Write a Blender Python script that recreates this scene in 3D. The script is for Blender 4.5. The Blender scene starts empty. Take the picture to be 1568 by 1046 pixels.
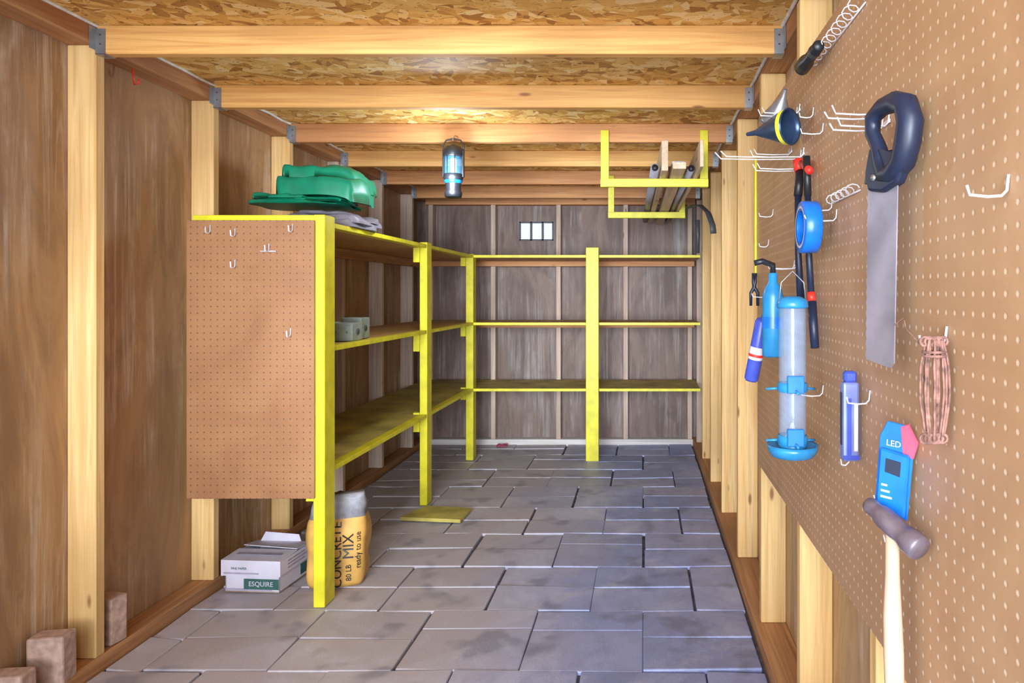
import bpy, bmesh, math, random
from mathutils import Vector, Matrix, noise
random.seed(7)
S=bpy.context.scene
F=1045.33; H=1.21; VU=985; VV=450
def W(u,v,Y):  # helper used only while measuring the room: point at depth Y
    return Vector(((u-VU)*Y/F, Y, H-(v-VV)*Y/F))
def lin(c):
    r=[]
    for x in c[:3]:
        x=x/255.0
        r.append(x/12.92 if x<=0.04045 else ((x+0.055)/1.055)**2.4)
    return (r[0],r[1],r[2],1.0)
# ---------------------------------------------------------------- materials
def newmat(name):
    m=bpy.data.materials.new(name); m.use_nodes=True
    nt=m.node_tree; b=nt.nodes['Principled BSDF']
    return m,nt,b
def plain(name,c,rough=.6,metal=0,var=.08,scale=30,bump=0.0,emit=None,es=0,trans=0,alpha=1,spec=None):
    m,nt,b=newmat(name)
    tc=nt.nodes.new('ShaderNodeTexCoord'); n=nt.nodes.new('ShaderNodeTexNoise')
    n.inputs['Scale'].default_value=scale; n.inputs['Detail'].default_value=4
    nt.links.new(tc.outputs['Object'],n.inputs['Vector'])
    r=nt.nodes.new('ShaderNodeValToRGB')
    l=lin(c); r.color_ramp.elements[0].position=.3; r.color_ramp.elements[1].position=.7
    r.color_ramp.elements[0].color=tuple([x*(1-var*2) for x in l[:3]])+(1,)
    r.color_ramp.elements[1].color=tuple([min(1,x*(1+var*2)) for x in l[:3]])+(1,)
    nt.links.new(n.outputs['Fac'],r.inputs['Fac']); nt.links.new(r.outputs['Color'],b.inputs['Base Color'])
    b.inputs['Roughness'].default_value=rough; b.inputs['Metallic'].default_value=metal
    if spec is not None: b.inputs['Specular IOR Level'].default_value=spec
    if trans: b.inputs['Transmission Weight'].default_value=trans
    if alpha<1: b.inputs['Alpha'].default_value=alpha
    if emit: b.inputs['Emission Color'].default_value=lin(emit); b.inputs['Emission Strength'].default_value=es
    if bump:
        bp=nt.nodes.new('ShaderNodeBump'); bp.inputs['Strength'].default_value=bump; bp.inputs['Distance'].default_value=.004
        nt.links.new(n.outputs['Fac'],bp.inputs['Height']); nt.links.new(bp.outputs['Normal'],b.inputs['Normal'])
    return m
def vmath(nt,op,a,b=None):
    n=nt.nodes.new('ShaderNodeVectorMath'); n.operation=op
    nt.links.new(a,n.inputs[0])
    if b is not None:
        if hasattr(b,'links'): nt.links.new(b,n.inputs[1])
        else: n.inputs[1].default_value=b
    return n.outputs[0]
def fmath(nt,op,a,b=None,c=None):
    n=nt.nodes.new('ShaderNodeMath'); n.operation=op
    for i,x in enumerate((a,b,c)):
        if x is None: continue
        if hasattr(x,'links'): nt.links.new(x,n.inputs[i])
        else: n.inputs[i].default_value=x
    return n.outputs[0]
def mix(nt,fac,a,b):
    n=nt.nodes.new('ShaderNodeMix'); n.data_type='RGBA'
    if hasattr(fac,'links'): nt.links.new(fac,n.inputs[0])
    else: n.inputs[0].default_value=fac
    for x,i in ((a,6),(b,7)):
        if hasattr(x,'links'): nt.links.new(x,n.inputs[i])
        else: n.inputs[i].default_value=x
    return n.outputs[2]
def nz(nt,vec,scale,detail=4,dist=0,rough=.5):
    n=nt.nodes.new('ShaderNodeTexNoise'); n.inputs['Scale'].default_value=scale
    n.inputs['Detail'].default_value=detail; n.inputs['Distortion'].default_value=dist; n.inputs['Roughness'].default_value=rough
    nt.links.new(vec,n.inputs['Vector']); return n.outputs['Fac']
def ramp(nt,fac,stops):
    r=nt.nodes.new('ShaderNodeValToRGB'); e=r.color_ramp.elements
    while len(e)<len(stops): e.new(.5)
    for i,(p,c) in enumerate(stops):
        e[i].position=p; e[i].color=c if len(c)==4 else lin(c)
    nt.links.new(fac,r.inputs['Fac']); return r.outputs['Color']
def bw(v): return (v,v,v,1)
def coords(nt):
    tc=nt.nodes.new('ShaderNodeTexCoord'); oi=nt.nodes.new('ShaderNodeObjectInfo')
    cx=nt.nodes.new('ShaderNodeCombineXYZ')
    r=fmath(nt,'MULTIPLY',oi.outputs['Random'],37.0)
    for i in range(3): nt.links.new(r,cx.inputs[i])
    return vmath(nt,'ADD',tc.outputs['Object'],cx.outputs[0]), oi.outputs['Random'], tc.outputs['Object']
def bumpn(nt,b,h,st=.3,d=.003):
    bp=nt.nodes.new('ShaderNodeBump'); bp.inputs['Strength'].default_value=st; bp.inputs['Distance'].default_value=d
    nt.links.new(h,bp.inputs['Height']); nt.links.new(bp.outputs['Normal'],b.inputs['Normal'])
def wood(name,c1,c2,axis,knot=(118,66,32),rough=.62):
    m,nt,b=newmat(name)
    v,rnd,_=coords(nt)
    sc=[30,30,30]; sc[axis]=1.1
    g=nz(nt,vmath(nt,'MULTIPLY',v,tuple(sc)),1.0,6,1.2,.62)
    col=ramp(nt,g,[(.32,c1),(.62,c2)])
    sf=[110,110,110]; sf[axis]=3.0
    g2=nz(nt,vmath(nt,'MULTIPLY',v,tuple(sf)),1.0,3,.6)
    dk=tuple([x*.6 for x in lin(c1)[:3]])+(1,)
    col=mix(nt,fmath(nt,'MULTIPLY',ramp(nt,g2,[(.5,bw(0)),(.7,bw(1))]),.35),col,dk)
    t=nz(nt,vmath(nt,'MULTIPLY',v,tuple([x*.08 if i!=axis else 1.4 for i,x in enumerate(sc)])),1.0,2)
    col=mix(nt,fmath(nt,'MULTIPLY',ramp(nt,t,[(.42,bw(0)),(.68,bw(1))]),.5),col,dk)
    vo=nt.nodes.new('ShaderNodeTexVoronoi'); vo.inputs['Scale'].default_value=1
    ks=[11,11,11]; ks[axis]=3.4
    nt.links.new(vmath(nt,'MULTIPLY',v,tuple(ks)),vo.inputs['Vector'])
    k=ramp(nt,vo.outputs['Distance'],[(.05,bw(1)),(.11,bw(0))])
    col=mix(nt,fmath(nt,'MULTIPLY',k,.8),col,lin(knot))
    nt.links.new(col,b.inputs['Base Color']); b.inputs['Roughness'].default_value=rough
    bumpn(nt,b,g,.15,.002)
    return m
WX=wood('joist_wood_x',(212,148,78),(238,188,114),0)
WX2=wood('joist_wood_red',(196,130,80),(226,166,108),0)
WY=wood('plate_wood_y',(164,110,70),(200,150,104),1)
WZ=wood('stud_wood_z',(220,172,106),(242,206,144),2)
WZ2=wood('stud_wood_pale',(182,154,134),(218,196,176),2)
WXP=wood('plate_pale_x',(204,194,190),(230,224,220),0)
PLY=wood('shelf_ply',(186,142,86),(214,172,110),1)

def sheath(name,base,dark,pale,amt,off=(0,0,0)):
    m,nt,b=newmat(name); v,rnd,o=coords(nt)
    v=vmath(nt,'ADD',o,off)
    n1=nz(nt,vmath(nt,'MULTIPLY',v,(5,5,1.3)),1.0,7,1.8,.66)
    col=ramp(nt,n1,[(.38,dark),(.58,base)])
    n5=nz(nt,vmath(nt,'MULTIPLY',v,(2,2,.9)),1.0,5,.8)
    col=mix(nt,fmath(nt,'MULTIPLY',ramp(nt,n5,[(.45,bw(0)),(.62,bw(1))]),.3),col,tuple([x*.6 for x in lin(dark)[:3]])+(1,))
    n2=nz(nt,vmath(nt,'MULTIPLY',v,(22,22,.9)),1.0,8,.5,.74)
    n3=nz(nt,vmath(nt,'MULTIPLY',v,(3.6,3.6,1.6)),1.0,5,.4,.6)
    s=fmath(nt,'MULTIPLY',ramp(nt,n2,[(.47,bw(0)),(.64,bw(1))]),ramp(nt,n3,[(.44,bw(0.05)),(.58,bw(1))]))
    col=mix(nt,fmath(nt,'MULTIPLY',s,amt),col,lin(pale))
    n4=nz(nt,vmath(nt,'MULTIPLY',v,(90,90,14)),1,4); col=mix(nt,fmath(nt,'MULTIPLY',n4,.28),col,lin(dark))
    nt.links.new(col,b.inputs['Base Color']); b.inputs['Roughness'].default_value=.6
    bumpn(nt,b,n4,.1)
    return m
SHL=sheath('sheathing_left',(186,146,104),(150,114,80),(220,206,188),.75,(0,2.3,1.1))
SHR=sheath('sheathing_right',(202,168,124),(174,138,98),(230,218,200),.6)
SHB=sheath('sheathing_back',(138,114,102),(104,84,76),(194,188,188),.55)  # darker tone here puts the light fall-off into the back wall colour

def osb():
    m,nt,b=newmat('osb_board'); v,rnd,o=coords(nt)
    w=nt.nodes.new('ShaderNodeTexNoise'); w.inputs['Scale'].default_value=5; nt.links.new(o,w.inputs['Vector'])
    vv=vmath(nt,'ADD',o,vmath(nt,'MULTIPLY',w.outputs['Color'],(.07,.07,0)))
    outs=[]
    for a,sx,sy in ((.25,10,30),(-.5,12,34),(1.35,13,28)):
        mp=nt.nodes.new('ShaderNodeMapping'); mp.inputs['Rotation'].default_value=(0,0,a); nt.links.new(vv,mp.inputs['Vector'])
        vo=nt.nodes.new('ShaderNodeTexVoronoi'); vo.inputs['Scale'].default_value=1
        nt.links.new(vmath(nt,'MULTIPLY',mp.outputs[0],(sx,sy,1)),vo.inputs['Vector'])
        sp=nt.nodes.new('ShaderNodeSeparateColor'); nt.links.new(vo.outputs['Color'],sp.inputs[0])
        outs.append((sp.outputs[0],sp.outputs[1]))
    s1=nz(nt,o,11,1); s2=nz(nt,vmath(nt,'ADD',o,(7,3,0)),9,1)
    def st(x,t): return fmath(nt,'GREATER_THAN',x,t)
    val=mix(nt,st(s1,.5),outs[0][0],outs[1][0]); val=mix(nt,st(s2,.57),val,outs[2][0])
    col=ramp(nt,val,[(0,(156,104,46)),(.15,(198,146,70)),(.4,(224,176,94)),(.75,(240,200,118)),(1,(252,228,170))])
    g=nz(nt,vmath(nt,'MULTIPLY',vv,(30,110,1)),1,4); col=mix(nt,fmath(nt,'MULTIPLY',g,.25),col,lin((190,136,62)))
    dk=nz(nt,vmath(nt,'MULTIPLY',vv,(22,46,1)),1,3,2.5)
    col=mix(nt,fmath(nt,'MULTIPLY',ramp(nt,dk,[(.62,bw(0)),(.67,bw(1))]),.85),col,lin((96,58,28)))
    nt.links.new(col,b.inputs['Base Color']); b.inputs['Roughness'].default_value=.6
    bumpn(nt,b,val,.25,.003); return m
OSB=osb()

def pegmat(name,axes,base,dark,dot,rad,sp=.0254,dk=.85,hole=None):
    m,nt,b=newmat(name); v,rnd,o=coords(nt)
    s=nt.nodes.new('ShaderNodeSeparateXYZ'); nt.links.new(o,s.inputs[0])
    def dist(sh):
        ds=[]
        for i,a in enumerate(axes):
            f=fmath(nt,'FRACT',fmath(nt,'ADD',fmath(nt,'DIVIDE',s.outputs[a],sp),100.5+sh[i]))
            f=fmath(nt,'SUBTRACT',f,.5); ds.append(fmath(nt,'MULTIPLY',f,f))
        return fmath(nt,'SQRT',fmath(nt,'ADD',ds[0],ds[1]))
    k=ramp(nt,dist((0,0)),[(rad*.6,bw(1)),(rad+.05,bw(0))])
    n=nz(nt,v,4,5,.5,.6); n2=nz(nt,v,150,2)
    col=ramp(nt,n,[(.3,dark),(.7,base)]); col=mix(nt,fmath(nt,'MULTIPLY',n2,.2),col,lin(dark))
    col=mix(nt,fmath(nt,'MULTIPLY',k,dk),col,lin(dot))
    nt.links.new(col,b.inputs['Base Color']); b.inputs['Roughness'].default_value=.5
    bumpn(nt,b,fmath(nt,'SUBTRACT',1.0,k),.3,.002)
    return m
PEGR=pegmat('pegboard_tan',(1,2),(198,160,122),(176,136,100),(228,206,180),.13,dk=.8)
PEGL=pegmat('pegboard_brown',(0,2),(162,116,78),(142,96,62),(90,56,38),.11)

def paver():
    m,nt,b=newmat('concrete_paver'); tc=nt.nodes.new('ShaderNodeTexCoord'); o=tc.outputs['Object']
    g=nt.nodes.new('ShaderNodeNewGeometry')
    col=ramp(nt,g.outputs['Random Per Island'],[(0,(126,136,186)),(.35,(148,156,206)),(.65,(168,170,204)),(1,(136,146,198))])  # bluish reflected light is mixed into these paver colours
    big=nz(nt,o,1.1,3); mott=nz(nt,o,9,6,.4,.65)
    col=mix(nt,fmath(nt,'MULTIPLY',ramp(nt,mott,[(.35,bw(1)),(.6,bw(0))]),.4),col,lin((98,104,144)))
    s=nt.nodes.new('ShaderNodeSeparateXYZ'); nt.links.new(o,s.inputs[0])
    # painted light cast: the blue in the colour fades to tan leftward
    cast_fade=fmath(nt,'MULTIPLY',fmath(nt,'ADD',fmath(nt,'MULTIPLY',s.outputs[0],-.8),fmath(nt,'MULTIPLY',big,.8)),1.0)
    k=ramp(nt,cast_fade,[(.5,bw(0)),(1.5,bw(1))])
    col=mix(nt,fmath(nt,'MULTIPLY',k,.8),col,lin((182,168,162)))
    du=nz(nt,vmath(nt,'ADD',o,(9,4,0)),3.2,6,.5,.7)
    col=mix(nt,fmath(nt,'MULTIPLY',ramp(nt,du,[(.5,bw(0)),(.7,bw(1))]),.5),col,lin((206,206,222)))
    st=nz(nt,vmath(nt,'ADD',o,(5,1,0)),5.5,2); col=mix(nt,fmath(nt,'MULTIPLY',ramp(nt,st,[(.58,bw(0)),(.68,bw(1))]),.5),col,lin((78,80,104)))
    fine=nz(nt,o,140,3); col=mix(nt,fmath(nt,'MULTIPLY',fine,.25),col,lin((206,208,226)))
    nt.links.new(col,b.inputs['Base Color']); b.inputs['Roughness'].default_value=.5
    bumpn(nt,b,fine,.35,.002); return m
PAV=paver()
YEL=plain('yellow_paint',(220,210,38),.45,var=.08,scale=14,bump=.1)
YELD=plain('yellow_worn_shelf',(176,160,82),.6,var=.2,scale=6)
METAL=plain('galvanized_steel',(170,175,182),.35,.8)
WIRE=plain('hook_wire_white',(216,214,222),.35,.1)
SOIL=plain('soil',(92,76,68),.95,var=.25,scale=20)
SAND=plain('joint_sand',(80,78,92),.95,var=.3,scale=20)
WHITE=plain('light_leak_white',(225,225,220),.6)  # white for the painted line of light at the roof joints
BLACK=plain('black_plastic',(30,32,38),.4)
DGRAY=plain('dark_gray',(70,72,78),.5)
GREEN=plain('green_tarp_fabric',(10,124,92),.42,var=.12,scale=12)
GRAYT=plain('gray_tarp_fabric',(120,116,128),.5,var=.15,scale=14)
BLUE=plain('blue_plastic',(20,110,215),.3)
CYAN=plain('cyan_plastic',(40,128,182),.3)
NAVY=plain('navy_grip',(28,38,62),.42)
RED=plain('red_plastic',(225,50,40),.4)
PINK=plain('pink_card',(235,80,110),.4)
BRICK=plain('brick_clay',(174,144,130),.9,var=.15,scale=40,bump=.5)
CARD=plain('printed_white_carton',(204,198,212),.6,var=.05,scale=8)
CARDI=plain('carton_kraft',(196,160,120),.7)
GRN=plain('dark_green_ink',(50,90,84),.6)
BAGY=plain('yellow_paper_bag',(206,158,80),.6,var=.15,scale=10,bump=.3)
BAGG=plain('gray_paper_bag',(140,138,146),.6,var=.3,scale=14,bump=.6)
TWINE=plain('twine_fibre',(138,100,90),.9,var=.3,scale=80)
STEEL=plain('saw_blade_steel',(164,162,180),.38,.5,var=.16,scale=9)
HAMW=wood('hammer_handle_wood',(206,168,140),(228,200,174),2)
GLASS=plain('clear_plastic_tube',(150,175,205),.1,alpha=.3)
PURP=plain('violet_blue_label',(64,80,180),.35)
LAV=plain('lavender_metal',(124,134,190),.35,.3)
PIPEG=plain('gray_pvc',(150,148,158),.5)
# ---------------------------------------------------------------- mesh builder
class MB:
    def __init__(s): s.bm=bmesh.new(); s.mats=[]
    def mi(s,m):
        if m not in s.mats: s.mats.append(m)
        return s.mats.index(m)
    def faces(s,vs,fs,mat,smooth=False,bev=0,M=None):
        k=s.mi(mat); bv=[s.bm.verts.new((M@Vector(v)) if M else v) for v in vs]; out=[]
        for f in fs:
            try: fc=s.bm.faces.new([bv[i] for i in f])
            except ValueError: continue
            fc.material_index=k; fc.smooth=smooth; out.append(fc)
        if bev>0:
            es=list({e for f in out for e in f.edges})
            r=bmesh.ops.bevel(s.bm,geom=es,offset=bev,segments=2 if bev>.004 else 1,affect='EDGES',profile=.5,clamp_overlap=True)
            for f in r['faces']: f.material_index=k
        return bv
    def hexa(s,p,mat,bev=.0015,M=None):
        s.faces(p,[(0,3,2,1),(4,5,6,7),(0,1,5,4),(1,2,6,5),(2,3,7,6),(3,0,4,7)],mat,bev=bev,M=M)
    def box(s,x0,x1,y0,y1,z0,z1,mat,bev=.0015,M=None):
        s.hexa([(x0,y0,z0),(x1,y0,z0),(x1,y1,z0),(x0,y1,z0),(x0,y0,z1),(x1,y0,z1),(x1,y1,z1),(x0,y1,z1)],mat,bev,M)
    def lathe(s,prof,mat,M=None,seg=24,caps=True):
        vs=[];fs=[]
        for r,z in prof:
            for i in range(seg):
                a=2*math.pi*i/seg; vs.append((r*math.cos(a),r*math.sin(a),z))
        for j in range(len(prof)-1):
            for i in range(seg):
                fs.append((j*seg+i,j*seg+(i+1)%seg,(j+1)*seg+(i+1)%seg,(j+1)*seg+i))
        if caps:
            fs.append(tuple(range(seg))[::-1]); fs.append(tuple((len(prof)-1)*seg+i for i in range(seg)))
        s.faces(vs,fs,mat,True,M=M)
    def tube(s,pts,r,mat,seg=8,closed=False,M=None,sq=1.0):
        P=[Vector(p) for p in pts]; n=len(P); vs=[];fs=[]
        up=None
        for i in range(n):
            if closed: t=(P[(i+1)%n]-P[i-1])
            else: t=P[min(i+1,n-1)]-P[max(i-1,0)]
            t.normalize()
            if up is None:
                up=Vector((0,0,1)) if abs(t.z)<.9 else Vector((1,0,0))
            a=t.cross(up)
            if a.length<1e-5: a=t.orthogonal()
            a.normalize(); bb=a.cross(t).normalized(); up=bb
            rr=r[i] if isinstance(r,(list,tuple)) else r
            for k in range(seg):
                g=2*math.pi*k/seg; vs.append(P[i]+a*math.cos(g)*rr+bb*math.sin(g)*rr*sq)
        m=n if closed else n-1
        for i in range(m):
            j=(i+1)%n
            for k in range(seg):
                fs.append((i*seg+k,i*seg+(k+1)%seg,j*seg+(k+1)%seg,j*seg+k))
        if not closed:
            fs.append(tuple(range(seg))[::-1]); fs.append(tuple((n-1)*seg+k for k in range(seg)))
        s.faces(vs,fs,mat,True,M=M)
    def prism(s,poly,t,mat,M=None,bev=.001):
        n=len(poly); vs=[(p[0],p[1],-t/2) for p in poly]+[(p[0],p[1],t/2) for p in poly]
        fs=[tuple(range(n))[::-1],tuple(range(n,2*n))]+[(i,(i+1)%n,n+(i+1)%n,n+i) for i in range(n)]
        s.faces(vs,fs,mat,bev=bev,M=M)
    def text(s,body,size,mat,M,fn=None,ext=.0004):
        cu=bpy.data.curves.new('t','FONT'); cu.body=body; cu.size=size; cu.extrude=ext; cu.align_x='CENTER'; cu.align_y='CENTER'; cu.resolution_u=3
        ob=bpy.data.objects.new('t',cu); S.collection.objects.link(ob)
        dg=bpy.context.evaluated_depsgraph_get(); me=bpy.data.meshes.new_from_object(ob.evaluated_get(dg))
        vs=[M@v.co for v in me.vertices]
        if fn: vs=[fn(v) for v in vs]
        s.faces(vs,[tuple(p.vertices) for p in me.polygons],mat)
        bpy.data.objects.remove(ob); bpy.data.meshes.remove(me); bpy.data.curves.remove(cu)
    def done(s,name,parent=None,origin=None):
        bmesh.ops.recalc_face_normals(s.bm,faces=s.bm.faces)
        me=bpy.data.meshes.new(name)
        vs=[v.co for v in s.bm.verts]
        lo=Vector([min(v[i] for v in vs) for i in range(3)]); hi=Vector([max(v[i] for v in vs) for i in range(3)])
        c=(lo+hi)/2 if origin is None else Vector(origin)
        bmesh.ops.translate(s.bm,verts=s.bm.verts,vec=-c)
        s.bm.to_mesh(me); s.bm.free()
        for m in s.mats: me.materials.append(m)
        ob=bpy.data.objects.new(name,me); S.collection.objects.link(ob); ob.location=c
        if parent: ob.parent=parent; ob.matrix_parent_inverse=Matrix.Translation(-parent.location)
        return ob
def empty(name,loc):
    e=bpy.data.objects.new(name,None); e.empty_display_size=.1; e.location=loc; S.collection.objects.link(e); return e
def frame(o,ax,ay):
    ax=Vector(ax).normalized(); ay=Vector(ay); az=ax.cross(ay).normalized(); ay=az.cross(ax).normalized()
    return Matrix(((ax.x,ay.x,az.x,o[0]),(ax.y,ay.y,az.y,o[1]),(ax.z,ay.z,az.z,o[2]),(0,0,0,1)))
def along(a,b):
    a=Vector(a); b=Vector(b); z=(b-a).normalized(); x=z.orthogonal().normalized(); y=z.cross(x)
    return Matrix(((x.x,y.x,z.x,a.x),(x.y,y.y,z.y,a.y),(x.z,y.z,z.z,a.z),(0,0,0,1)))
# ---------------------------------------------------------------- dimensions
XL=-1.757; XLS=-1.85; XR=.42; XRS=.51; YB=5.5; YBS=5.59; Y0=-.3
def jb(Y): return 1.98-.014*(Y-2.19)
def jt(Y): return jb(Y)+.093
# ground + floor
g=MB(); g.box(-6,6,-6,10,-.14,-.09,SOIL); g.done('ground')
b=MB(); b.box(XLS,XRS,Y0,YBS,-.085,-.018,SAND,bev=0)
pit=.42; r0=2.2-6*pit
row=0; y=r0
while y<YB:
    off=0 if (row%2==0) else .2
    for k in range(-6,3):
        x0=k*.405+off; x1=x0+.405
        a=max(x0,XL+.012); c=min(x1,.392)
        if c-a<.04: continue
        dx=random.uniform(-.004,.004); dy=random.uniform(-.007,.007)
        ysp=y+pit*(.5 if random.random()<.8 else random.choice((.35,.65)))
        sk=random.uniform(-.006,.006)
        for hlf in (0,1):
            ya,yb=((y,ysp),(ysp,y+pit))[hlf]
            if yb>YB: yb=YB+.003
            if yb-ya<.05: continue
            gp=.0026 if random.random()<.85 else .006
            z=[-random.uniform(0,.008) for _ in range(4)]
            e=.0025
            ya2=ya+e+dy; yb2=yb-.0015+dy
            q=[(a+gp+dx,ya2-sk),(c-gp+dx,ya2+sk),(c-gp+dx,yb2+sk),(a+gp+dx,yb2-sk)]
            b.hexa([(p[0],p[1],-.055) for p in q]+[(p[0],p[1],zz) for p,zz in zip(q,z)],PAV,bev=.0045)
    y+=pit; row+=1
b.done('floor',origin=(0,0,0))
# walls
b=MB(); b.hexa([(XLS-.02,Y0,-.05),(XLS,Y0,-.05),(XLS,YBS+.02,-.05),(XLS-.02,YBS+.02,-.05),(XLS-.02,Y0,jt(Y0)),(XLS,Y0,jt(Y0)),(XLS,YBS+.02,jt(YBS)),(XLS-.02,YBS+.02,jt(YBS))],SHL,bev=0)
b.box(XLS,XL,Y0,YBS,-.04,.038,WY,bev=.003)
b.hexa([(XLS,Y0,jb(Y0)+.03),(XL,Y0,jb(Y0)+.03),(XL,YBS,jb(YBS)+.03),(XLS,YBS,jb(YBS)+.03),(XLS,Y0,jt(Y0)),(XL,Y0,jt(Y0)),(XL,YBS,jt(YBS)),(XLS,YBS,jt(YBS))],WY,bev=.002)
b.done('wall_left')
b=MB(); b.hexa([(XRS,Y0,-.05),(XRS+.02,Y0,-.05),(XRS+.02,YBS+.02,-.05),(XRS,YBS+.02,-.05),(XRS,Y0,jt(Y0)),(XRS+.02,Y0,jt(Y0)),(XRS+.02,YBS+.02,jt(YBS)),(XRS,YBS+.02,jt(YBS))],SHR,bev=0)
b.box(.40,XRS,Y0,YBS,-.04,.038,WY,bev=.003)
b.hexa([(.47,Y0,jb(Y0)+.02),(XRS,Y0,jb(Y0)+.02),(XRS,YBS,jb(YBS)+.02),(.43,YBS,jb(YBS)+.02),(.47,Y0,jt(Y0)),(XRS,Y0,jt(Y0)),(XRS,YBS,jt(YBS)),(.43,YBS,jt(YBS))],WY,bev=.002)
b.done('wall_right')
# back wall with the vent opening
vx0,vx1,vz0,vz1=-1.015,-.735,1.645,1.80
zt=jt(YBS); b=MB()
for (x0,x1,z0,z1) in ((XLS,vx0,-.05,zt),(vx1,XRS,-.05,zt),(vx0,vx1,-.05,vz0),(vx0,vx1,vz1,zt)):
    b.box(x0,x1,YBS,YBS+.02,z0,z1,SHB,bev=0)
b.box(XL,.40,YB,YBS,-.04,.038,WXP,bev=.003)
b.box(XL,XR,YB,YBS,jb(YB)-.005,jt(YB),WX2,bev=.003)
b.done('wall_back')
v=MB()
for (x0,x1,z0,z1) in ((vx0,vx1,vz0,vz0+.012),(vx0,vx1,vz1-.012,vz1),(vx0,vx0+.012,vz0,vz1),(vx1-.012,vx1,vz0,vz1),(vx0+.088,vx0+.106,vz0,vz1),(vx0+.182,vx0+.2,vz0,vz1)):
    v.box(x0,x1,YBS-.004,YBS+.018,z0,z1,DGRAY)
for i in range(1,9):
    z=vz0+i*(vz1-vz0)/9; v.box(vx0,vx1,YBS+.004,YBS+.012,z-.003,z+.003,METAL,bev=0)
v.done('window_1')
# ceiling
b=MB(); b.hexa([(XLS-.05,Y0-.1,jt(Y0-.1)),(XRS+.05,Y0-.1,jt(Y0-.1)),(XRS+.05,YBS+.05,jt(YBS+.05)),(XLS-.05,YBS+.05,jt(YBS+.05)),
  (XLS-.05,Y0-.1,jt(Y0)+.02),(XRS+.05,Y0-.1,jt(Y0)+.02),(XRS+.05,YBS+.05,jt(YBS)+.02),(XLS-.05,YBS+.05,jt(YBS)+.02)],OSB,bev=0)
b.done('ceiling')
t=MB(); t.tube([(XL+.004,y0,jt(y0)-.004+.002*math.sin(y0*30)) for y0 in [Y0+i*.1 for i in range(58)]],.006,WHITE,6); t.done('light_leak_bead_1')  # white beads on both roof joints stand in for light leaking through
t=MB(); t.tube([(.47-(y0-Y0)*.04/5.8-.006,y0,jt(y0)-.004+.002*math.sin(y0*30)) for y0 in [Y0+i*.1 for i in range(58)]],.007,WHITE,6); t.done('light_leak_bead_2')
# joists
for i,Y in enumerate([.39,.99,1.59,2.19,2.79,3.39,3.99,4.59,5.19]):
    xr=.47-(Y-Y0)*.04/5.8-.002
    m=WX if i in (0,1,2,3,4,6) else WX2
    b=MB(); z0=jb(Y); z1=jt(Y)-.001
    b.box(XL+.003,xr,Y,Y+.038,z0,z1,m,bev=.003)
    j=b.done('ceiling_joist')
    for side,(xa,sg) in enumerate(((XL+.001,1),(xr+.001,-1))):
        h=MB()
        x0,x1=sorted((xa,xa+sg*.032))
        h.box(x0,x1,Y-.0025,Y-.0005,z0-.002,z1-.012,METAL,bev=0)
        h.box(x0,x1,Y+.0385,Y+.0405,z0-.002,z1-.012,METAL,bev=0)
        h.box(x0,x1,Y-.0025,Y+.0405,z0-.003,z0-.0008,METAL,bev=0)
        fx0,fx1=sorted((xa,xa+sg*.002))
        h.box(fx0,fx1,Y-.028,Y-.001,z0+.01,z1-.01,METAL,bev=0)
        h.box(fx0,fx1,Y+.039,Y+.066,z0+.01,z1-.01,METAL,bev=0)
        for zz in (z0+.03,z0+.06): h.lathe([(.003,0),(.003,.0015)],DGRAY,along(((x0+x1)/2,Y-.0025,zz),((x0+x1)/2,Y-.01,zz)),8)
        h.done('hanger_%d'%(side+1),parent=j)
# studs
for Y in [.39,.99,1.59,2.19,2.79,3.39,3.99,4.59,5.19]:
    b=MB(); b.box(XLS+.001,XL,Y,Y+.038,.039,jb(Y)+.029,WZ if Y<3.5 else WZ2,bev=.003); b.done('wall_stud')
for Y in [.03,.63,1.23,1.83,2.43,3.03,3.65,4.25,4.85]:
    b=MB(); b.box(XR,XRS-.001,Y,Y+.038,.039,jb(Y)+.018,WZ,bev=.003); b.done('wall_stud')
b=MB(); b.box(XR+.012,XRS-.001,3.07,3.108,.039,jb(3)+.018,WZ,bev=.003); b.done('wall_stud')
b=MB(); b.box(XR,XRS-.001,5.38,5.418,.039,jb(5.4)+.015,WZ2,bev=.003); b.done('wall_stud')
for X in [-1.715,-1.21,-.684,-.142,.375]:
    b=MB(); b.box(X-.019,X+.019,YB,YBS-.001,.039,jb(YB)-.006,WZ2,bev=.003); b.done('wall_stud')
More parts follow.
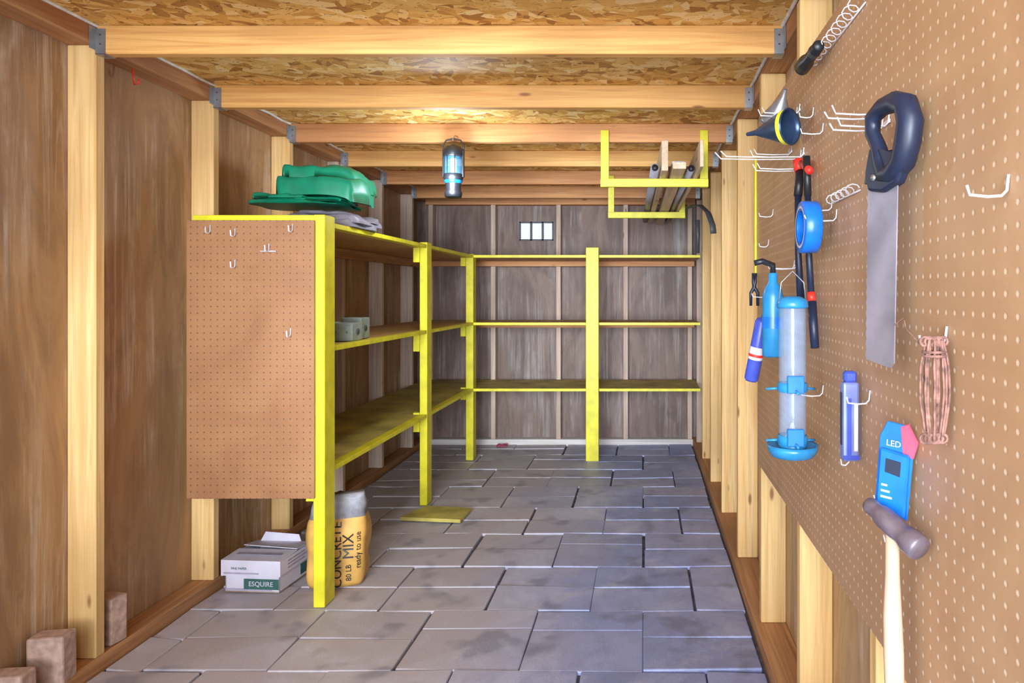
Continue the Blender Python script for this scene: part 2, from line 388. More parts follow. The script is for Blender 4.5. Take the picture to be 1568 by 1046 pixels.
# ---------------------------------------------------------------- shelving
SH=empty('storage_shelves',(-1.2,4,0))
XE=-1.235
posts=[(-1.272,-1.228,2.63,2.72,1.515),(-1.278,XE,3.9,3.985,1.505),(-1.29,XE,4.96,5.045,1.50),(-.415,-.322,4.93,4.97,1.545)]
for i,(x0,x1,y0,y1,zt) in enumerate(posts):
    b=MB(); b.box(x0,x1,y0,y1,0,zt,YEL,bev=.003); b.done('post_%d'%(i+1),parent=SH)
zs=[.52,1.0,1.49]
for i,z in enumerate(zs):
    b=MB(); xin=-1.28
    top=YELD if i==0 else PLY
    b.box(XL+.002,xin,2.66,YB-.002,z-.018,z,top,bev=.001)
    b.box(xin,.415,4.985,YB-.002,z-.018,z,top,bev=.001)
    b.done('shelf_%d'%(i+1),parent=SH)
    b=MB(); zl=z-.018
    b.box(xin,XE-.001,2.725,3.898,zl,z+.002,YEL); b.box(xin,XE-.001,3.987,4.958,zl,z+.002,YEL)
    b.box(XE+.002,-.417,4.955,4.983,zl,z+.002,YEL); b.box(-.320,.415,4.955,4.983,zl,z+.002,YEL); b.box(-.417,-.32,4.972,4.983,zl,z+.002,YEL,bev=0)
    b.done('edge_%d'%(i+1),parent=SH)
    b=MB()
    b.box(XL+.001,XL+.036,2.70,YB-.04,z-.075,z-.019,WY,bev=.002)
    b.box(XL+.04,.41,YB-.037,YB-.001,z-.06,z-.019,WX2,bev=.002)
    b.done('ledger_%d'%(i+1),parent=SH)
b=MB()
for z in (1.39,.88,.42):
    b.box(-1.315,-1.279,3.90,3.94,z,z+.11,YEL); b.box(-1.327,-1.291,4.955,4.99,z+.02,z+.11,YEL)
b.box(-1.325,-1.273,2.68,2.72,.395,.424,YEL)
b.box(XL+.01,-1.273,2.645,2.70,1.492,1.515,YEL)
b.done('cleats',parent=SH)
def hookwire(mb,p,L,d,r=.0017,up=.012,back=.022,mat=None):
    p=Vector(p); d=Vector(d)
    pts=[p+Vector((0,0,back)),p+Vector((0,0,.006))+d*.002,p+d*.008,p+d*L*.5+Vector((0,0,-.001)),p+d*(L*.93)+Vector((0,0,.001)),p+d*L+Vector((0,0,up))]
    mb.tube(pts,r,mat or WIRE,6)
b=MB(); b.box(-1.752,-1.262,2.618,2.628,.424,1.492,PEGL,bev=.001); b.done('end_panel',parent=SH)
h=MB()
for (u,vv) in ((322,357),(360,362),(448,355),(412,385),(360,410),(445,515)):
    p=W(u,vv,2.616); hookwire(h,p,.03,(0,-1,0),r=.0028,up=.022,back=.03)
    if (u,vv)==(412,385): h.tube([p+Vector((-.03,-.006,0)),p+Vector((.03,-.006,0))],.0025,WIRE,6)
h.done('panel_hooks',parent=SH)
# floor board
b=MB(); q=[Vector((-1.30,3.64,0)),Vector((-.965,3.60,0)),Vector((-.955,3.80,0)),Vector((-1.22,3.84,0))]
b.hexa([(p.x,p.y,.001) for p in q]+[(p.x,p.y,.02) for p in q],YELD,bev=.002); b.done('yellow_plywood_scrap')
# ---------------------------------------------------------------- tarps : a folded sheet = several soft slabs sharing one lumpy mass
def tarp(name,mat,slabs,seed):
    b=MB()
    for si,(x0,x1,y0,y1,z0,th,sag,skew) in enumerate(slabs):
        nx,ny=56,32; vs=[];fs=[]
        def P(i,j,top):
            a=i/nx*2-1; c=j/ny*2-1
            k=1-(.10*(abs(a)**6+abs(c)**6))
            x=(x0+x1)/2+(x1-x0)/2*a*k; y=(y0+y1)/2+(y1-y0)/2*c*k+skew*a
            x+=noise.noise(Vector((c*1.2,si*3.1,seed)))*.03; y+=noise.noise(Vector((a*1.3,si*5.3,seed)))*.03
            edge=min(1,(1-max(abs(a),abs(c)))*7.0); edge=edge**.45
            r1=1-abs(noise.noise(Vector((x*3+seed,y*3,si*2.0))))*2; r2=1-abs(noise.noise(Vector((x*8+y*6,y*5,si*4.0+seed))))*2
            r3=1-abs(noise.noise(Vector((x*16-y*20,y*12,si*4.0+seed))))*2
            wv=r1*.016+r2*.012+r3*.004
            dr=sag*max(0,a)**3
            if top: z=z0+th*edge+ (wv-.018)*edge - dr
            else: z=z0-dr+ (0 if si==0 else noise.noise(Vector((x*6,y*6,si)))*.004)
            return (x,y,max(z,1.494) if x<-1.24 else z)
        for top in (0,1):
            for j in range(ny+1):
                for i in range(nx+1): vs.append(P(i,j,top))
        n=(nx+1)*(ny+1)
        for j in range(ny):
            for i in range(nx):
                q=(j*(nx+1)+i,j*(nx+1)+i+1,(j+1)*(nx+1)+i+1,(j+1)*(nx+1)+i)
                fs.append(q[::-1]); fs.append(tuple(t+n for t in q))
        ring=[i for i in range(nx+1)]+[(j*(nx+1)+nx) for j in range(1,ny+1)]+[(ny*(nx+1)+i) for i in range(nx-1,-1,-1)]+[j*(nx+1) for j in range(ny-1,0,-1)]
        for i in range(len(ring)):
            p,q=ring[i],ring[(i+1)%len(ring)]; fs.append((p,q,q+n,p+n))
        b.faces(vs,fs,mat,True)
    return b.done(name)
tarp('folded_gray_tarp',GRAYT,[(-1.64,-1.20,2.84,3.2,1.494,.035,.0,0),(-1.55,-1.19,2.86,3.22,1.524,.028,.012,.01),(-1.50,-1.21,2.9,3.2,1.546,.018,.02,0)],3)
tarp('folded_green_tarp',GREEN,[(-1.71,-1.28,2.87,3.2,1.594,.012,.0,.01),(-1.69,-1.26,2.88,3.2,1.606,.012,0,0),(-1.70,-1.30,2.88,3.2,1.618,.016,0,-.01),(-1.60,-1.205,2.88,3.2,1.632,.085,.03,0),(-1.58,-1.22,2.92,3.22,1.71,.055,.05,.01)],11)
# gray utility boxes on shelf
b=MB(); EG=plain('gray_enamel_box',(140,150,142),.5)
def ebox(x0,x1,y0,y1,z0,z1):
    b.box(x0,x1,y0,y1,z0,z1,EG,bev=.003)
    b.box(x0+.01,x1-.01,y0-.003,y0,z0+.01,z1-.01,EG,bev=.001)
    for sx in (x0+.02,x1-.02): b.lathe([(.005,0),(.005,.004)],METAL,along((sx,y0-.003,(z0+z1)/2),(sx,y0-.01,(z0+z1)/2)),10)
    b.lathe([(.014,0),(.014,.003)],DGRAY,along((x1,(y0+y1)/2,(z0+z1)/2),(x1+.01,(y0+y1)/2,(z0+z1)/2)),14)
ebox(-1.44,-1.36,2.98,3.07,1.001,1.085); ebox(-1.355,-1.27,2.98,3.09,1.003,1.082); ebox(-1.38,-1.29,3.12,3.22,1.003,1.10)
b.done('electrical_box')
# ---------------------------------------------------------------- carton with its flaps folded down outside
b=MB(); bx0,bx1,by0,by1=-1.69,-1.462,2.765,2.99; bz=.130
Mr=Matrix.Translation(((bx0+bx1)/2,(by0+by1)/2,0))@Matrix.Rotation(math.radians(-4),4,'Z')
w=(bx1-bx0)/2; d=(by1-by0)/2
for (a,c,e,f) in ((-w,w,-d,-d+.004),(-w,w,d-.004,d),(-w,-w+.004,-d,d),(w-.004,w,-d,d)):
    b.box(a,c,e,f,.001,bz-.002,CARD,bev=0,M=Mr)
b.box(-w,w,-d,d,.001,.006,CARDI,bev=0,M=Mr)
def flap(p0,p1,p2,p3,mat=CARD):
    p=[Vector(q) for q in (p0,p1,p2,p3)]; n=(p[1]-p[0]).cross(p[2]-p[0]).normalized()*.003
    b.hexa([q for q in p]+[q+n for q in p],mat,bev=0,M=Mr)
b.box(-w-.012,w+.010,-d-.010,-d-.006,.070,bz,CARD,bev=0,M=Mr); b.box(-w-.012,-w-.008,-d-.006,d,.066,bz,CARD,bev=0,M=Mr); b.box(w+.006,w+.010,-d-.006,d,.072,bz,CARD,bev=0,M=Mr)
flap((-w-.012,-d-.01,bz),(w+.01,-d-.01,bz),(w+.01,-.005,bz+.004),(-w-.012,-.01,bz+.006))
flap((-w-.01,d,bz),(w+.01,d,bz),(w+.01,-.004,bz+.012),(-w,.004,bz+.020))
flap((-w+.01,d-.01,bz),(w-.04,d,bz),(w-.05,d+.0,bz+.030),(-w+.03,d-.005,bz+.040))
INK=plain('ink_gray',(158,150,172),.6)
b.box(-w-.0,w-.03,-d-.0012,-d-.0002,.008,.016,INK,bev=0,M=Mr)
b.box(-.035,w-.002,-d-.0016,-d-.0004,.014,.056,GRN,bev=0,M=Mr)
b.text('ESQUIRE',.027,CARD,Mr@frame((.037,-d-.0018,.035),(1,0,0),(0,0,1)))
b.text('FINE PAPER',.013,GRN,Mr@frame((-.05,-d-.0108,.1),(1,0,0),(0,0,1)))
for i in range(3): b.box(w+.0102,w+.011,-d+.04,d-.06+.012*(i%2),.085+i*.014,.091+i*.014,INK,bev=0,M=Mr)
b.box(-w-.0,w-.08,-d-.0112,-d-.0102,.078,.084,INK,bev=0,M=Mr)
b.box(-w+.02,w-.02,-.075,-.055,bz+.0085,bz+.0095,INK,bev=0,M=Mr)
b.box(w+.0002,w+.001,d-.075,d-.03,.015,.06,GRN,bev=0,M=Mr)
b.done('cardboard_box')
# ---------------------------------------------------------------- bag
b=MB(); cx,cy=-1.283,2.875; BW,BD,BH=.118,.075,.365
Mb=Matrix.Translation((cx,cy,0))@Matrix.Rotation(math.radians(14),4,'Z')
def bagpt(a,z):
    t=z/BH
    sx=BW*(1-.10*(1-min(1,t*6))**2)*(1-.22*max(0,t-.72)/.28); sy=BD*(1-.12*(1-min(1,t*6))**2)*(1-.55*max(0,t-.62)/.38)
    n=.45; c=math.cos(a); s=math.sin(a)
    x=sx*math.copysign(abs(c)**n,c); y=sy*math.copysign(abs(s)**n,s)
    k=1+noise.noise(Vector((x*14,y*14,z*12)))*.11*(1+3*max(0,t-.6))
    return (x*k,y*k)
ns=48
for part,(za,zb,mt) in enumerate(((0,.28,BAGY),(.28,BH,BAGG))):
    vs=[];fs=[];nn=16
    for j in range(nn+1):
        z=za+(zb-za)*j/nn
        for i in range(ns):
            a=2*math.pi*i/ns; x,y=bagpt(a,z)
            zz=z+(noise.noise(Vector((x*22,y*22,3)))*.03*(1 if part and j>nn-3 else 0))
            vs.append((x,y,max(.002,zz)))
    for j in range(nn):
        for i in range(ns): fs.append((j*ns+i,j*ns+(i+1)%ns,(j+1)*ns+(i+1)%ns,(j+1)*ns+i))
    fs.append(tuple(range(ns))[::-1] if part==0 else tuple(nn*ns+i for i in range(ns)))
    b.faces(vs,fs,mt,True,M=Mb)
def bagproj(v):
    z=max(0,min(BH,v.z)); best=None
    for i in range(181):
        a=math.pi+math.pi*i/180; p=bagpt(a,z)
        if best is None or abs(p[0]-v.x)<abs(best[0]-v.x): best=p
    return Mb@Vector((v.x,best[1]-.003+v.y,v.z))
b.text('CONCRETE',.052,BLACK,frame((.008,0,.135),(0,0,1),(-1,0,0)),fn=bagproj,ext=.001)
b.text('MIX',.06,BLACK,frame((.052,0,.17),(0,0,1),(-1,0,0)),fn=bagproj,ext=.001)
b.text('80 LB',.03,BLACK,frame((.052,0,.06),(0,0,1),(-1,0,0)),fn=bagproj)
b.text('FAST SET',.045,BLACK,frame((-.055,0,.12),(0,0,1),(-1,0,0)),fn=bagproj)
b.text('ready to use',.030,BLACK,frame((.088,0,.15),(0,0,1),(-1,0,0)),fn=bagproj)
b.done('cement_bag')
# bricks
def brick(x,y,z,w,d,h,rot):
    b=MB(); M=Matrix.Translation((x,y,z))@Matrix.Rotation(math.radians(rot),4,'Z')
    b.box(-w/2,w/2,-d/2,d/2,0,h,BRICK,bev=.006,M=M)
    for v in b.bm.verts: v.co+=noise.noise_vector(v.co*25)*.002
    b.done('brick')
brick(-1.785,2.06,.041,.10,.062,.145,8); brick(-1.80,2.30,.041,.085,.062,.155,-12); brick(-1.79,1.93,.041,.1,.06,.10,5)
# red loop
b=MB(); p=W(208,108,2.42)
b.tube([(p.x,2.42,p.z+.075),(p.x-.004,2.42,p.z+.055),(p.x-.012,2.42,p.z+.03),(p.x-.01,2.42,p.z-.02),(p.x-.004,2.42,p.z-.05),(p.x+.008,2.42,p.z-.05),(p.x+.012,2.42,p.z-.03)],.003,RED,8); b.done('red_hook')
# ---------------------------------------------------------------- lantern
LX,LY=-.922,3.315
LAN=empty('camping_lantern',(LX,LY,1.8)); T=Matrix.Translation((LX,LY,0))
b=MB(); b.lathe([(.036,1.677),(.040,1.68),(.042,1.70),(.036,1.712),(.037,1.75),(.046,1.768),(.047,1.785),(.044,1.79)],BLACK,T,32)
b.lathe([(.0375,1.745),(.0445,1.757),(.0445,1.760),(.0375,1.748)],BLUE,T,32,caps=False)
b.done('base',parent=LAN)
b=MB(); b.lathe([(.043,1.79),(.043,1.893)],plain('lantern_globe',(70,130,165),.1,alpha=.5),T,32,caps=False); b.done('globe',parent=LAN)
b=MB(); b.lathe([(.012,1.80),(.014,1.805),(.014,1.86),(.011,1.868)],plain('lantern_tube',(255,255,255),.3,emit=(225,248,255),es=6),T,20); b.done('tube',parent=LAN)
b=MB(); b.lathe([(.046,1.872),(.049,1.880),(.047,1.91),(.036,1.923),(.015,1.93),(.01,1.934)],BLACK,T,32)
for s in (-1,1):
    b.box(LX+s*.047-.005,LX+s*.047+.005,LY-.010,LY+.010,1.775,1.905,BLACK)
b.box(LX-.02,LX-.016,LY-.046,LY-.042,1.785,1.885,BLACK); b.box(LX+.016,LX+.02,LY-.046,LY-.042,1.785,1.885,BLACK)
b.tube([(LX-.05,LY,1.895),(LX-.05,LY,1.93),(LX-.035,LY,1.955),(LX,LY,1.963),(LX+.035,LY,1.955),(LX+.05,LY,1.93),(LX+.05,LY,1.895)],.004,BLACK,8)
b.tube([(LX,LY+.074,1.99),(LX,LY+.03,1.985),(LX,LY,1.968),(LX,LY-.012,1.955),(LX,LY-.006,1.945)],.0025,METAL,6)
b.done('cap',parent=LAN)
# ---------------------------------------------------------------- overhead rack + lumber
RK=empty('overhead_rack',(.05,4,1.75))
def rack(k,Y,x0,x1,zb):
    b=MB(); zt=jb(Y)+.055
    b.box(x0,x0+.04,Y-.02,Y-.001,zb,zt,YEL); b.box(x1-.04,x1,Y-.02,Y-.001,zb,zt,YEL); b.box(x0,x1,Y-.04,Y-.021,zb,zb+.04,YEL); b.box(x0,x0+.04,Y-.022,Y-.018,zb,zb+.04,YEL,bev=0); b.box(x1-.04,x1,Y-.022,Y-.018,zb,zb+.04,YEL,bev=0)
    b.done('bracket_%d'%k,parent=RK)
rack(1,3.39,-.21,.32,1.735); rack(2,4.59,-.235,.28,1.715)
def stick(name,x,z,w,h,y0,y1,m,x2=None):
    b=MB(); x2=x if x2 is None else x2
    b.hexa([(x-w/2,y0,z),(x+w/2,y0,z),(x2+w/2,y1,z-.02),(x2-w/2,y1,z-.02),(x-w/2,y0,z+h),(x+w/2,y0,z+h),(x2+w/2,y1,z+h-.02),(x2-w/2,y1,z+h-.02)],m,bev=.002); b.done(name)
WYP=wood('lumber_pale',(206,178,146),(234,212,182),1)
stick('lumber_board',.10,1.778,.03,.14,3.15,5.35,WYP,.05); stick('lumber_board',.165,1.778,.06,.03,3.1,5.4,WYP,.13)
stick('gray_trim_board',.165,1.811,.06,.02,3.2,5.3,plain('gray_trim_paint',(196,192,204),.6),.13); stick('lumber_board',.262,1.778,.016,.12,3.05,5.2,WYP,.22)
for i,(x,z) in enumerate(((.055,1.80),(.225,1.797))):
    b=MB(); b.tube([(x,3.2,z),(x-.04,5.3,z-.02)],.021 if i==0 else .016,PIPEG,16); b.lathe([(.016,0),(.016,.002)],BLACK,along((x,3.198,z),(x,3.1,z)),16); b.done('metal_pipe')
b=MB(); pts=[(.29,4.40,1.765),(.31,4.3,1.765),(.345,4.1,1.74),(.375,3.95,1.68),(.39,3.85,1.60),(.395,3.84,1.55)]
b.tube(pts,.018,DGRAY,8,sq=.35); b.tube([(.36,4.52,1.70),(.362,4.53,1.6),(.36,4.53,1.48)],.014,DGRAY,8); b.done('rubber_strap')
# ---------------------------------------------------------------- right pegboard and tools
BX=.413
b=MB(); b.box(BX,.4195,.05,2.47,.60,1.82,PEGR,bev=.001); b.done('pegboard')
def by(u): return F*BX/(u-VU)
def bz_(v,Y): return H-(v-VV)*Y/F
hooks=[(1228,244,132),(1224,262,70),(1247,180,22),(1350,182,86),(1354,200,82),(1547,300,64),(1452,527,42),(1283,338,50),(1276,322,40),(1185,332,22),(1178,378,15),(1262,606,35),(1334,618,36),(1218,412,42),(1262,205,35),(1392,770,52),(1222,178,60),(1180,455,28),(1210,240,60),(1303,712,14),(1385,830,30)]
for (u,v,px) in hooks:
    Y=by(u); L=px*Y/F; h=MB(); r=.0016 if u<1400 else .0019
    hookwire(h,(BX-.002,Y,bz_(v,Y)),L,(-1,0,0),r=r,up=.012 if L<.1 else .018,back=.024)
    if L>.07: hookwire(h,(BX-.002,Y-.03,bz_(v,Y)),L*.95,(-1,0,0),r=r,up=.015,back=.024); h.box(BX-.0035,BX-.001,Y-.032,Y+.002,bz_(v,Y)+.006,bz_(v,Y)+.012,WIRE,bev=0)
    h.done('pegboard_hook')
def spring(y0,y1,z,r,n):
    h=MB()
    h.tube([(BX-.003,y0,z-.004),(BX-.003,y1,z-.004)],.0018,WIRE,6)
    pts=[]
    for i in range(n*8+1):
        a=2*math.pi*i/8; pts.append((BX-.004-r+r*math.cos(a),y0+(y1-y0)*i/(n*8),z+r*.8*math.sin(a)))
    h.tube(pts,.0014,WIRE,6); h.done('spring_tool_holder')
spring(1.26,1.60,1.752,.013,9); spring(1.29,1.46,1.41,.011,5)
b=MB(); MF=along((BX-.034,1.47,1.745),(BX-.036,1.62,1.747)); b.lathe([(.010,0),(.013,.005),(.013,.09),(.018,.11),(.019,.15),(.015,.152)],BLACK,MF,20); b.lathe([(.0135,.03),(.0145,.04),(.0135,.05)],DGRAY,MF,20,caps=False); b.done('flashlight')
# funnels
FUN=plain('dark_metal_funnel',(60,80,112),.22,.5); FUN2=plain('gray_metal_funnel',(150,152,160),.3,.6)
def funnel(name,tip,ctr,R,mat,label=False):
    tip=Vector(tip); ctr=Vector(ctr); L=(ctr-tip).length; M=along(tip,ctr)
    b=MB(); b.lathe([(.005,0),(.008,L*.22),(R*.97,L*.86),(R,L*.88),(R,L),(R*.97,L),(R*.95,L*.89),(.007,L*.24),(.004,.001)],mat,M,32,caps=False)
    b.lathe([(R,L*.985),(R+.003,L),(R,L*1.01)],mat,M,32,caps=False)
    if label: b.lathe([(R*1.004,L*.885),(R*1.004,L*.97)],plain('yellow_label',(215,215,60),.5),M,32,caps=False)
    b.done(name)
funnel('funnel',W(1144,206,1.86),W(1210,194,1.76),.045,FUN,True)
funnel('funnel',W(1203,137,1.80),W(1188,188,1.86),.043,FUN2)
# loppers
b=MB()
b.tube([W(1222,300,1.72),W(1222,380,1.70),W(1226,460,1.69)],[.009,.008,.010],NAVY,12)
b.tube([W(1237,300,1.62),W(1238,380,1.60),W(1242,448,1.58)],.008,NAVY,12)
b.tube([W(1242,448,1.58),W(1243,462,1.575)],.0095,RED,12); b.tube([W(1243,462,1.575),W(1248,533,1.55)],[.011,.010],NAVY,12)
b.tube([W(1225,262,1.74),W(1222,300,1.72)],.011,BLACK,12); b.tube([W(1222,246,1.75),W(1225,262,1.74)],.014,RED,10); b.tube([W(1235,240,1.63),W(1237,300,1.62)],.009,BLACK,12); b.tube([W(1228,250,1.70),W(1240,262,1.6)],.009,RED,10)
b.done('bolt_cutters')
# tape roll
b=MB(); M=along((.345,1.5,bz_(348,1.5)),(.385,1.5,bz_(348,1.5)))
b.lathe([(.036,0),(.055,0),(.057,.002),(.057,.034),(.055,.036),(.036,.036),(.036,0)],BLUE,M,36,caps=False); b.lathe([(.035,0),(.035,.036)],BLUE,M,36,caps=False)
b.lathe([(.041,-.001),(.046,-.001)],CARD,M,36,caps=False); b.done('tape_roll')
# bird feeder
FE=empty('bird_feeder',(.33,1.51,1.0)); T=Matrix.Translation((.33,1.51,0))
b=MB(); b.lathe([(.008,1.205),(.02,1.203),(.033,1.195),(.035,1.182),(.032,1.178)],CYAN,T,28); b.tube([(.30,1.51,1.19),(.305,1.51,1.235),(.33,1.51,1.26),(.355,1.51,1.235),(.36,1.51,1.19)],.0015,METAL,6); b.done('cap',parent=FE)
b=MB(); b.lathe([(.030,.88),(.030,1.185)],GLASS,T,28,caps=False); b.lathe([(.024,.888),(.012,.90),(.003,.925)],CARD,T,20); b.done('tube',parent=FE)
b=MB()
for z in (.885,1.0):
    b.lathe([(.031,z-.006),(.033,z-.004),(.033,z+.012),(.031,z+.014)],CYAN,T,28,caps=False)
    for a in (20,160,270):
        a=math.radians(a); b.tube([(.33+.03*math.cos(a),1.51+.03*math.sin(a),z),(.33+.058*math.cos(a),1.51+.058*math.sin(a),z-.003)],.003,CYAN,8)
    b.box(.312,.348,1.474,1.484,z-.006,z+.032,BLUE)
b.lathe([(.02,.85),(.046,.852),(.054,.865),(.056,.878),(.052,.876),(.045,.868),(.02,.866)],CYAN,T,32); b.lathe([(.028,.866),(.032,.88)],CYAN,T,28); b.done('ports_and_tray',parent=FE)
b=MB(); T=Matrix.Translation((.34,1.79,0)); b.lathe([(.024,1.045),(.028,1.05),(.028,1.20),(.022,1.225),(.012,1.24),(.012,1.262),(.009,1.265)],CYAN,T,24); b.lathe([(.0285,1.12),(.0285,1.15)],BLUE,T,24,caps=False); b.tube([(.34,1.79,1.262),(.34,1.79,1.285),(.31,1.78,1.295),(.29,1.78,1.29)],.008,BLACK,8); b.done('spray_bottle')
b=MB(); p0=W(1150,583,1.93); p1=W(1170,478,1.90); M=along(p0,p1); L=(p1-p0).length
b.lathe([(.016,0),(.020,.006),(.020,L*.86),(.016,L*.9),(.006,L*.92),(.004,L)],PURP,M,20); b.lathe([(.0205,L*.32),(.0205,L*.5)],CARD,M,20,caps=False); b.lathe([(.0207,L*.36),(.0207,L*.4)],RED,M,20,caps=False); b.done('caulk_tube')
b=MB(); c=W(1155,440,2.40)
b.tube([c+Vector((-.006,0,.05)),c+Vector((-.003,0,.02)),c,c+Vector((.012,0,-.02)),c+Vector((.012,0,-.065))],[.003,.006,.007,.006,.005],NAVY,8); b.tube([c+Vector((.006,0,.05)),c+Vector((.004,0,.02)),c,c+Vector((-.012,0,-.02)),c+Vector((-.012,0,-.065))],[.003,.006,.007,.006,.005],NAVY,8); b.done('pliers')
b=MB(); b.box(.404,.412,2.475,2.49,1.28,1.70,YEL); b.box(.402,.413,2.473,2.492,1.27,1.285,BLACK); b.done('yardstick')
b=MB(); Y=1.285; z1=bz_(568,Y); z0=bz_(705,Y); M=Matrix.Translation((.390,Y,0))
b.box(-.017,.014,-.012,.012,z0,z1-.02,LAV,bev=.005,M=M); b.box(-.013,.010,-.010,.010,z1-.021,z1,PURP,bev=.004,M=M)
b.box(-.0178,-.0165,-.006,.006,z0+.03,z1-.04,NAVY,bev=0,M=M); b.box(-.010,-.002,-.0132,-.0118,z0+.012,z1-.05,PURP,bev=0,M=M); b.box(.003,.010,-.0132,-.0118,z0+.02,z1-.06,CARD,bev=0,M=M)
b.box(-.0165,.0135,-.0135,-.0115,z0+.004,z0+.012,PURP,bev=0,M=M)
b.done('stud_finder')
# saw
A=Vector((.358,1.10,0)); Bv=Vector((.390,.95,0)); ad=(Bv-A).normalized(); M=frame(A,ad,(0,0,1))
b=MB()
poly=[(.092,1.392),(.082,1.106),(.072,1.098)]
n=34
for i in range(n+1):
    z=1.105+(1.385-1.105)*i/n; poly.append((.004+.006*i/n-(.003 if i%2 else 0),z))
b.prism(poly,.0018,STEEL,M,bev=0)
loop=[(.022,1.487),(.05,1.497),(.085,1.496),(.112,1.484),(.122,1.458),(.116,1.43),(.104,1.402),(.080,1.39),(.058,1.392),(.048,1.415),(.038,1.44),(.022,1.462)]
rr=[.013,.014,.016,.018,.019,.019,.018,.017,.015,.014,.012,.012]
b.tube([(p[0],p[1],0) for p in loop],rr,NAVY,12,closed=True,M=M,sq=1)
b.prism([(.024,1.44),(.010,1.40),(.02,1.372),(.06,1.364),(.098,1.372),(.118,1.40),(.10,1.42),(.06,1.425)],.018,NAVY,M,bev=.005)
b.prism([(.008,1.40),(.004,1.385),(.10,1.380),(.10,1.395)],.012,DGRAY,M,bev=.002)
for p in ((.04,1.39),(.085,1.392)): b.lathe([(.005,0),(.005,.024)],METAL,M@Matrix.Translation((p[0],p[1],-.012)),12)
b.done('hand_saw')
# twine
b=MB(); random.seed(4); c=W(1430,530,.90)
for i in range(20):
    o=Vector((random.uniform(-.019,.019),random.uniform(-.006,.006),0)); e=random.uniform(.115,.135); pts=[]
    for k in range(12):
        t=k/11; pts.append(c+o*(.62+.4*math.sin(t*3.1))+Vector((.0007*math.sin(t*16+i*2),.001*math.cos(t*14+i*2),-e*t+.008)))
    b.tube(pts,.0018,TWINE,6)
for i in range(5):
    o=Vector((-.012+.006*i,0,0)); r=.006
    b.tube([c+o+Vector((r*math.cos(q),0,.006+r*math.sin(q))) for q in [j*math.pi/5 for j in range(10)]],.002,TWINE,6,closed=True)
    b.tube([c+o+Vector((r*math.cos(q),0,-.122+r*math.sin(q))) for q in [j*math.pi/5 for j in range(10)]],.002,TWINE,6,closed=True)
for k in (.06,.10):
    b.tube([c+Vector((.015*math.cos(a),.009*math.sin(a),-.13*k)) for a in [i*math.pi/6 for i in range(12)]],.002,TWINE,6,closed=True)
b.tube([c+Vector((-.015,0,0)),c+Vector((-.025,.03,.02)),c+Vector((-.02,.05,.035)),c+Vector((-.03,.06,.025))],.0012,TWINE,6)
b.done('twine_bundle')
# blister pack
M=frame(W(1370,722,1.04),Vector((.045,-.035,-.004)),(0.0,.01,1)); b=MB()
b.prism([(-.026,-.058),(.024,-.070),(.026,.05),(.014,.073),(-.016,.075),(-.026,.05)],.003,BLUE,M); b.prism([(.010,.030),(.026,.024),(.032,.050),(.016,.076),(.004,.070)],.0045,PINK,M)
b.prism([(-.022,-.058),(.022,-.066),(.022,.030),(-.022,.034)],.022,BLUE,M,bev=.003)
b.prism([(-.013,-.002),(.013,-.006),(.013,.020),(-.013,.022)],.023,NAVY,M,bev=.002)
for i in range(3): b.box(-.015,-.006+.004*i,-.022-.009*i,-.019-.009*i,-.0118,.0118,WIRE,bev=0,M=M)
for sgn in (1,-1):
    b.text('LED',.013,WIRE,M@frame((-.004,.042,.0022*sgn),(sgn,0,0),(0,1,0)))
b.done('blister_pack')
# hammer
HX,HY=.365,1.0; b=MB()
b.tube([(HX,HY,.875),(HX,HY,.80),(HX,HY,.74),(HX+.002,HY,.68),(HX+.004,HY,.60),(HX+.004,HY,.56)],[.0095,.0105,.0135,.0145,.0135,.014],HAMW,14)
HM=plain('rusty_hammer_steel',(128,116,128),.42,.5,var=.15,scale=40)
a=Vector((HX-.024,HY+.045,.892)); c=Vector((HX+.020,HY-.05,.855)); 
b.lathe([(.004,0),(.010,.004),(.013,.012),(.012,.020),(.0125,.026),(.0155,.034),(.0165,.042),(.0165,.066),(.0155,.074),(.0155,.080),(.018,.088),(.019,.092),(.019,.108),(.017,.112)],HM,along(a,c),20); b.done('ball_peen_hammer')
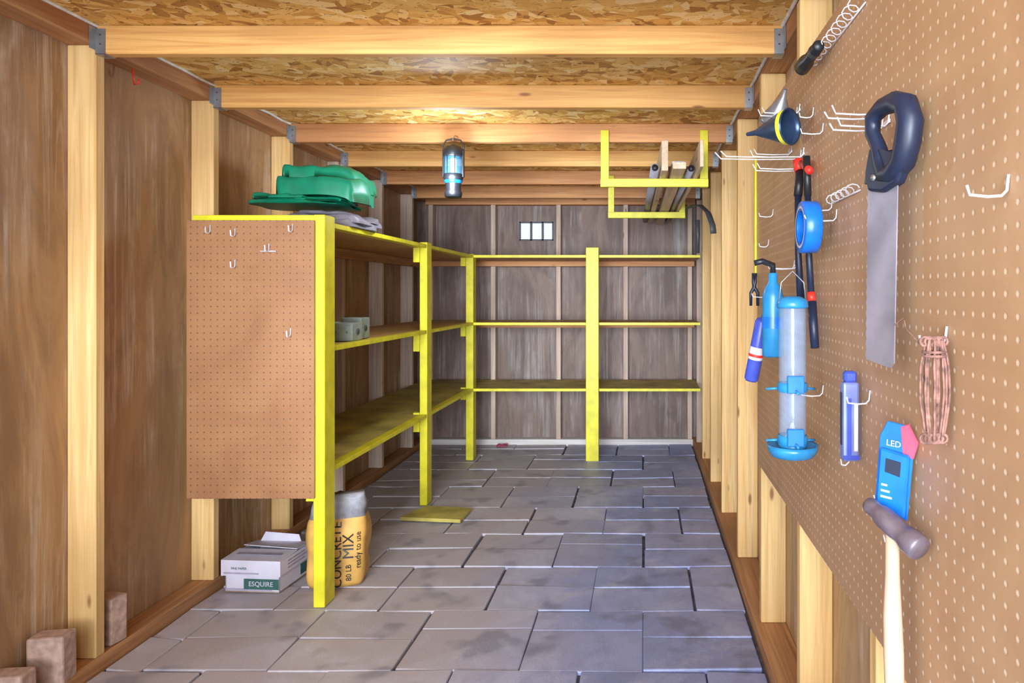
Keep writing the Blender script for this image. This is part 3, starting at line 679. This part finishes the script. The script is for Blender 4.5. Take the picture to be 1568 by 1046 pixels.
# small wrapper by the back wall
b=MB(); M=Matrix.Translation((-1.12,5.40,0)); vs=[];fs=[]
for i in range(9):
    for j in range(9):
        x=(i-4)*.01; y=(j-4)*.009; vs.append((x,y,.004+.03*abs(noise.noise(Vector((x*40,y*40,1))))+.012*max(0,1-(x*x+y*y)/.002)))
for i in range(8):
    for j in range(8): fs.append((i*9+j,i*9+j+1,(i+1)*9+j+1,(i+1)*9+j))
b.faces(vs,fs,plain('mauve_wrapper',(190,80,110),.5),True,M=M); b.done('crumpled_wrapper')
# ---------------------------------------------------------------- light
w=bpy.data.worlds.new('World'); S.world=w; w.use_nodes=True; nt=w.node_tree; bg=nt.nodes['Background']
sky=nt.nodes.new('ShaderNodeTexSky'); sky.sky_type='HOSEK_WILKIE'; sky.sun_direction=(-.3,-.5,.8); sky.turbidity=4
mx=mix(nt,.7,sky.outputs[0],(0.82,.92,1.1,1)); nt.links.new(mx,bg.inputs[0]); bg.inputs[1].default_value=1.7
def area(name,loc,tgt,size,e,col,spread=180):
    l=bpy.data.lights.new(name,'AREA'); l.shape='RECTANGLE'; l.size,l.size_y=size; l.energy=e; l.color=col; l.spread=math.radians(spread)
    o=bpy.data.objects.new(name,l); S.collection.objects.link(o); o.location=loc
    o.rotation_euler=(Vector(tgt)-Vector(loc)).to_track_quat('-Z','Y').to_euler(); return o
area('door_daylight',(-.65,-.6,1.3),(-.65,4,1.0),(2.1,1.7),58,(.87,.94,1))
area('back_fill_beam',(-.5,-.8,1.25),(-.6,5.5,.95),(1.8,1.5),33,(.82,.91,1),50)  # added narrow fill beam, brightens the far end of the shed
l=bpy.data.lights.new('lantern_light','POINT'); l.energy=11; l.color=(.78,.89,1); l.shadow_soft_size=.06
o=bpy.data.objects.new('lantern_light',l); S.collection.objects.link(o); o.location=(LX,LY-.14,1.74)
# camera
cd=bpy.data.cameras.new('Camera'); cam=bpy.data.objects.new('Camera',cd); S.collection.objects.link(cam)
cam.location=(0,0,H); cam.rotation_euler=(math.radians(90),0,0); cd.sensor_width=36; cd.lens=24
cd.shift_x=-(VU-784)/1568; cd.shift_y=-(523-VV)/1568; cd.clip_start=.02
S.camera=cam
S.view_settings.view_transform='Standard'
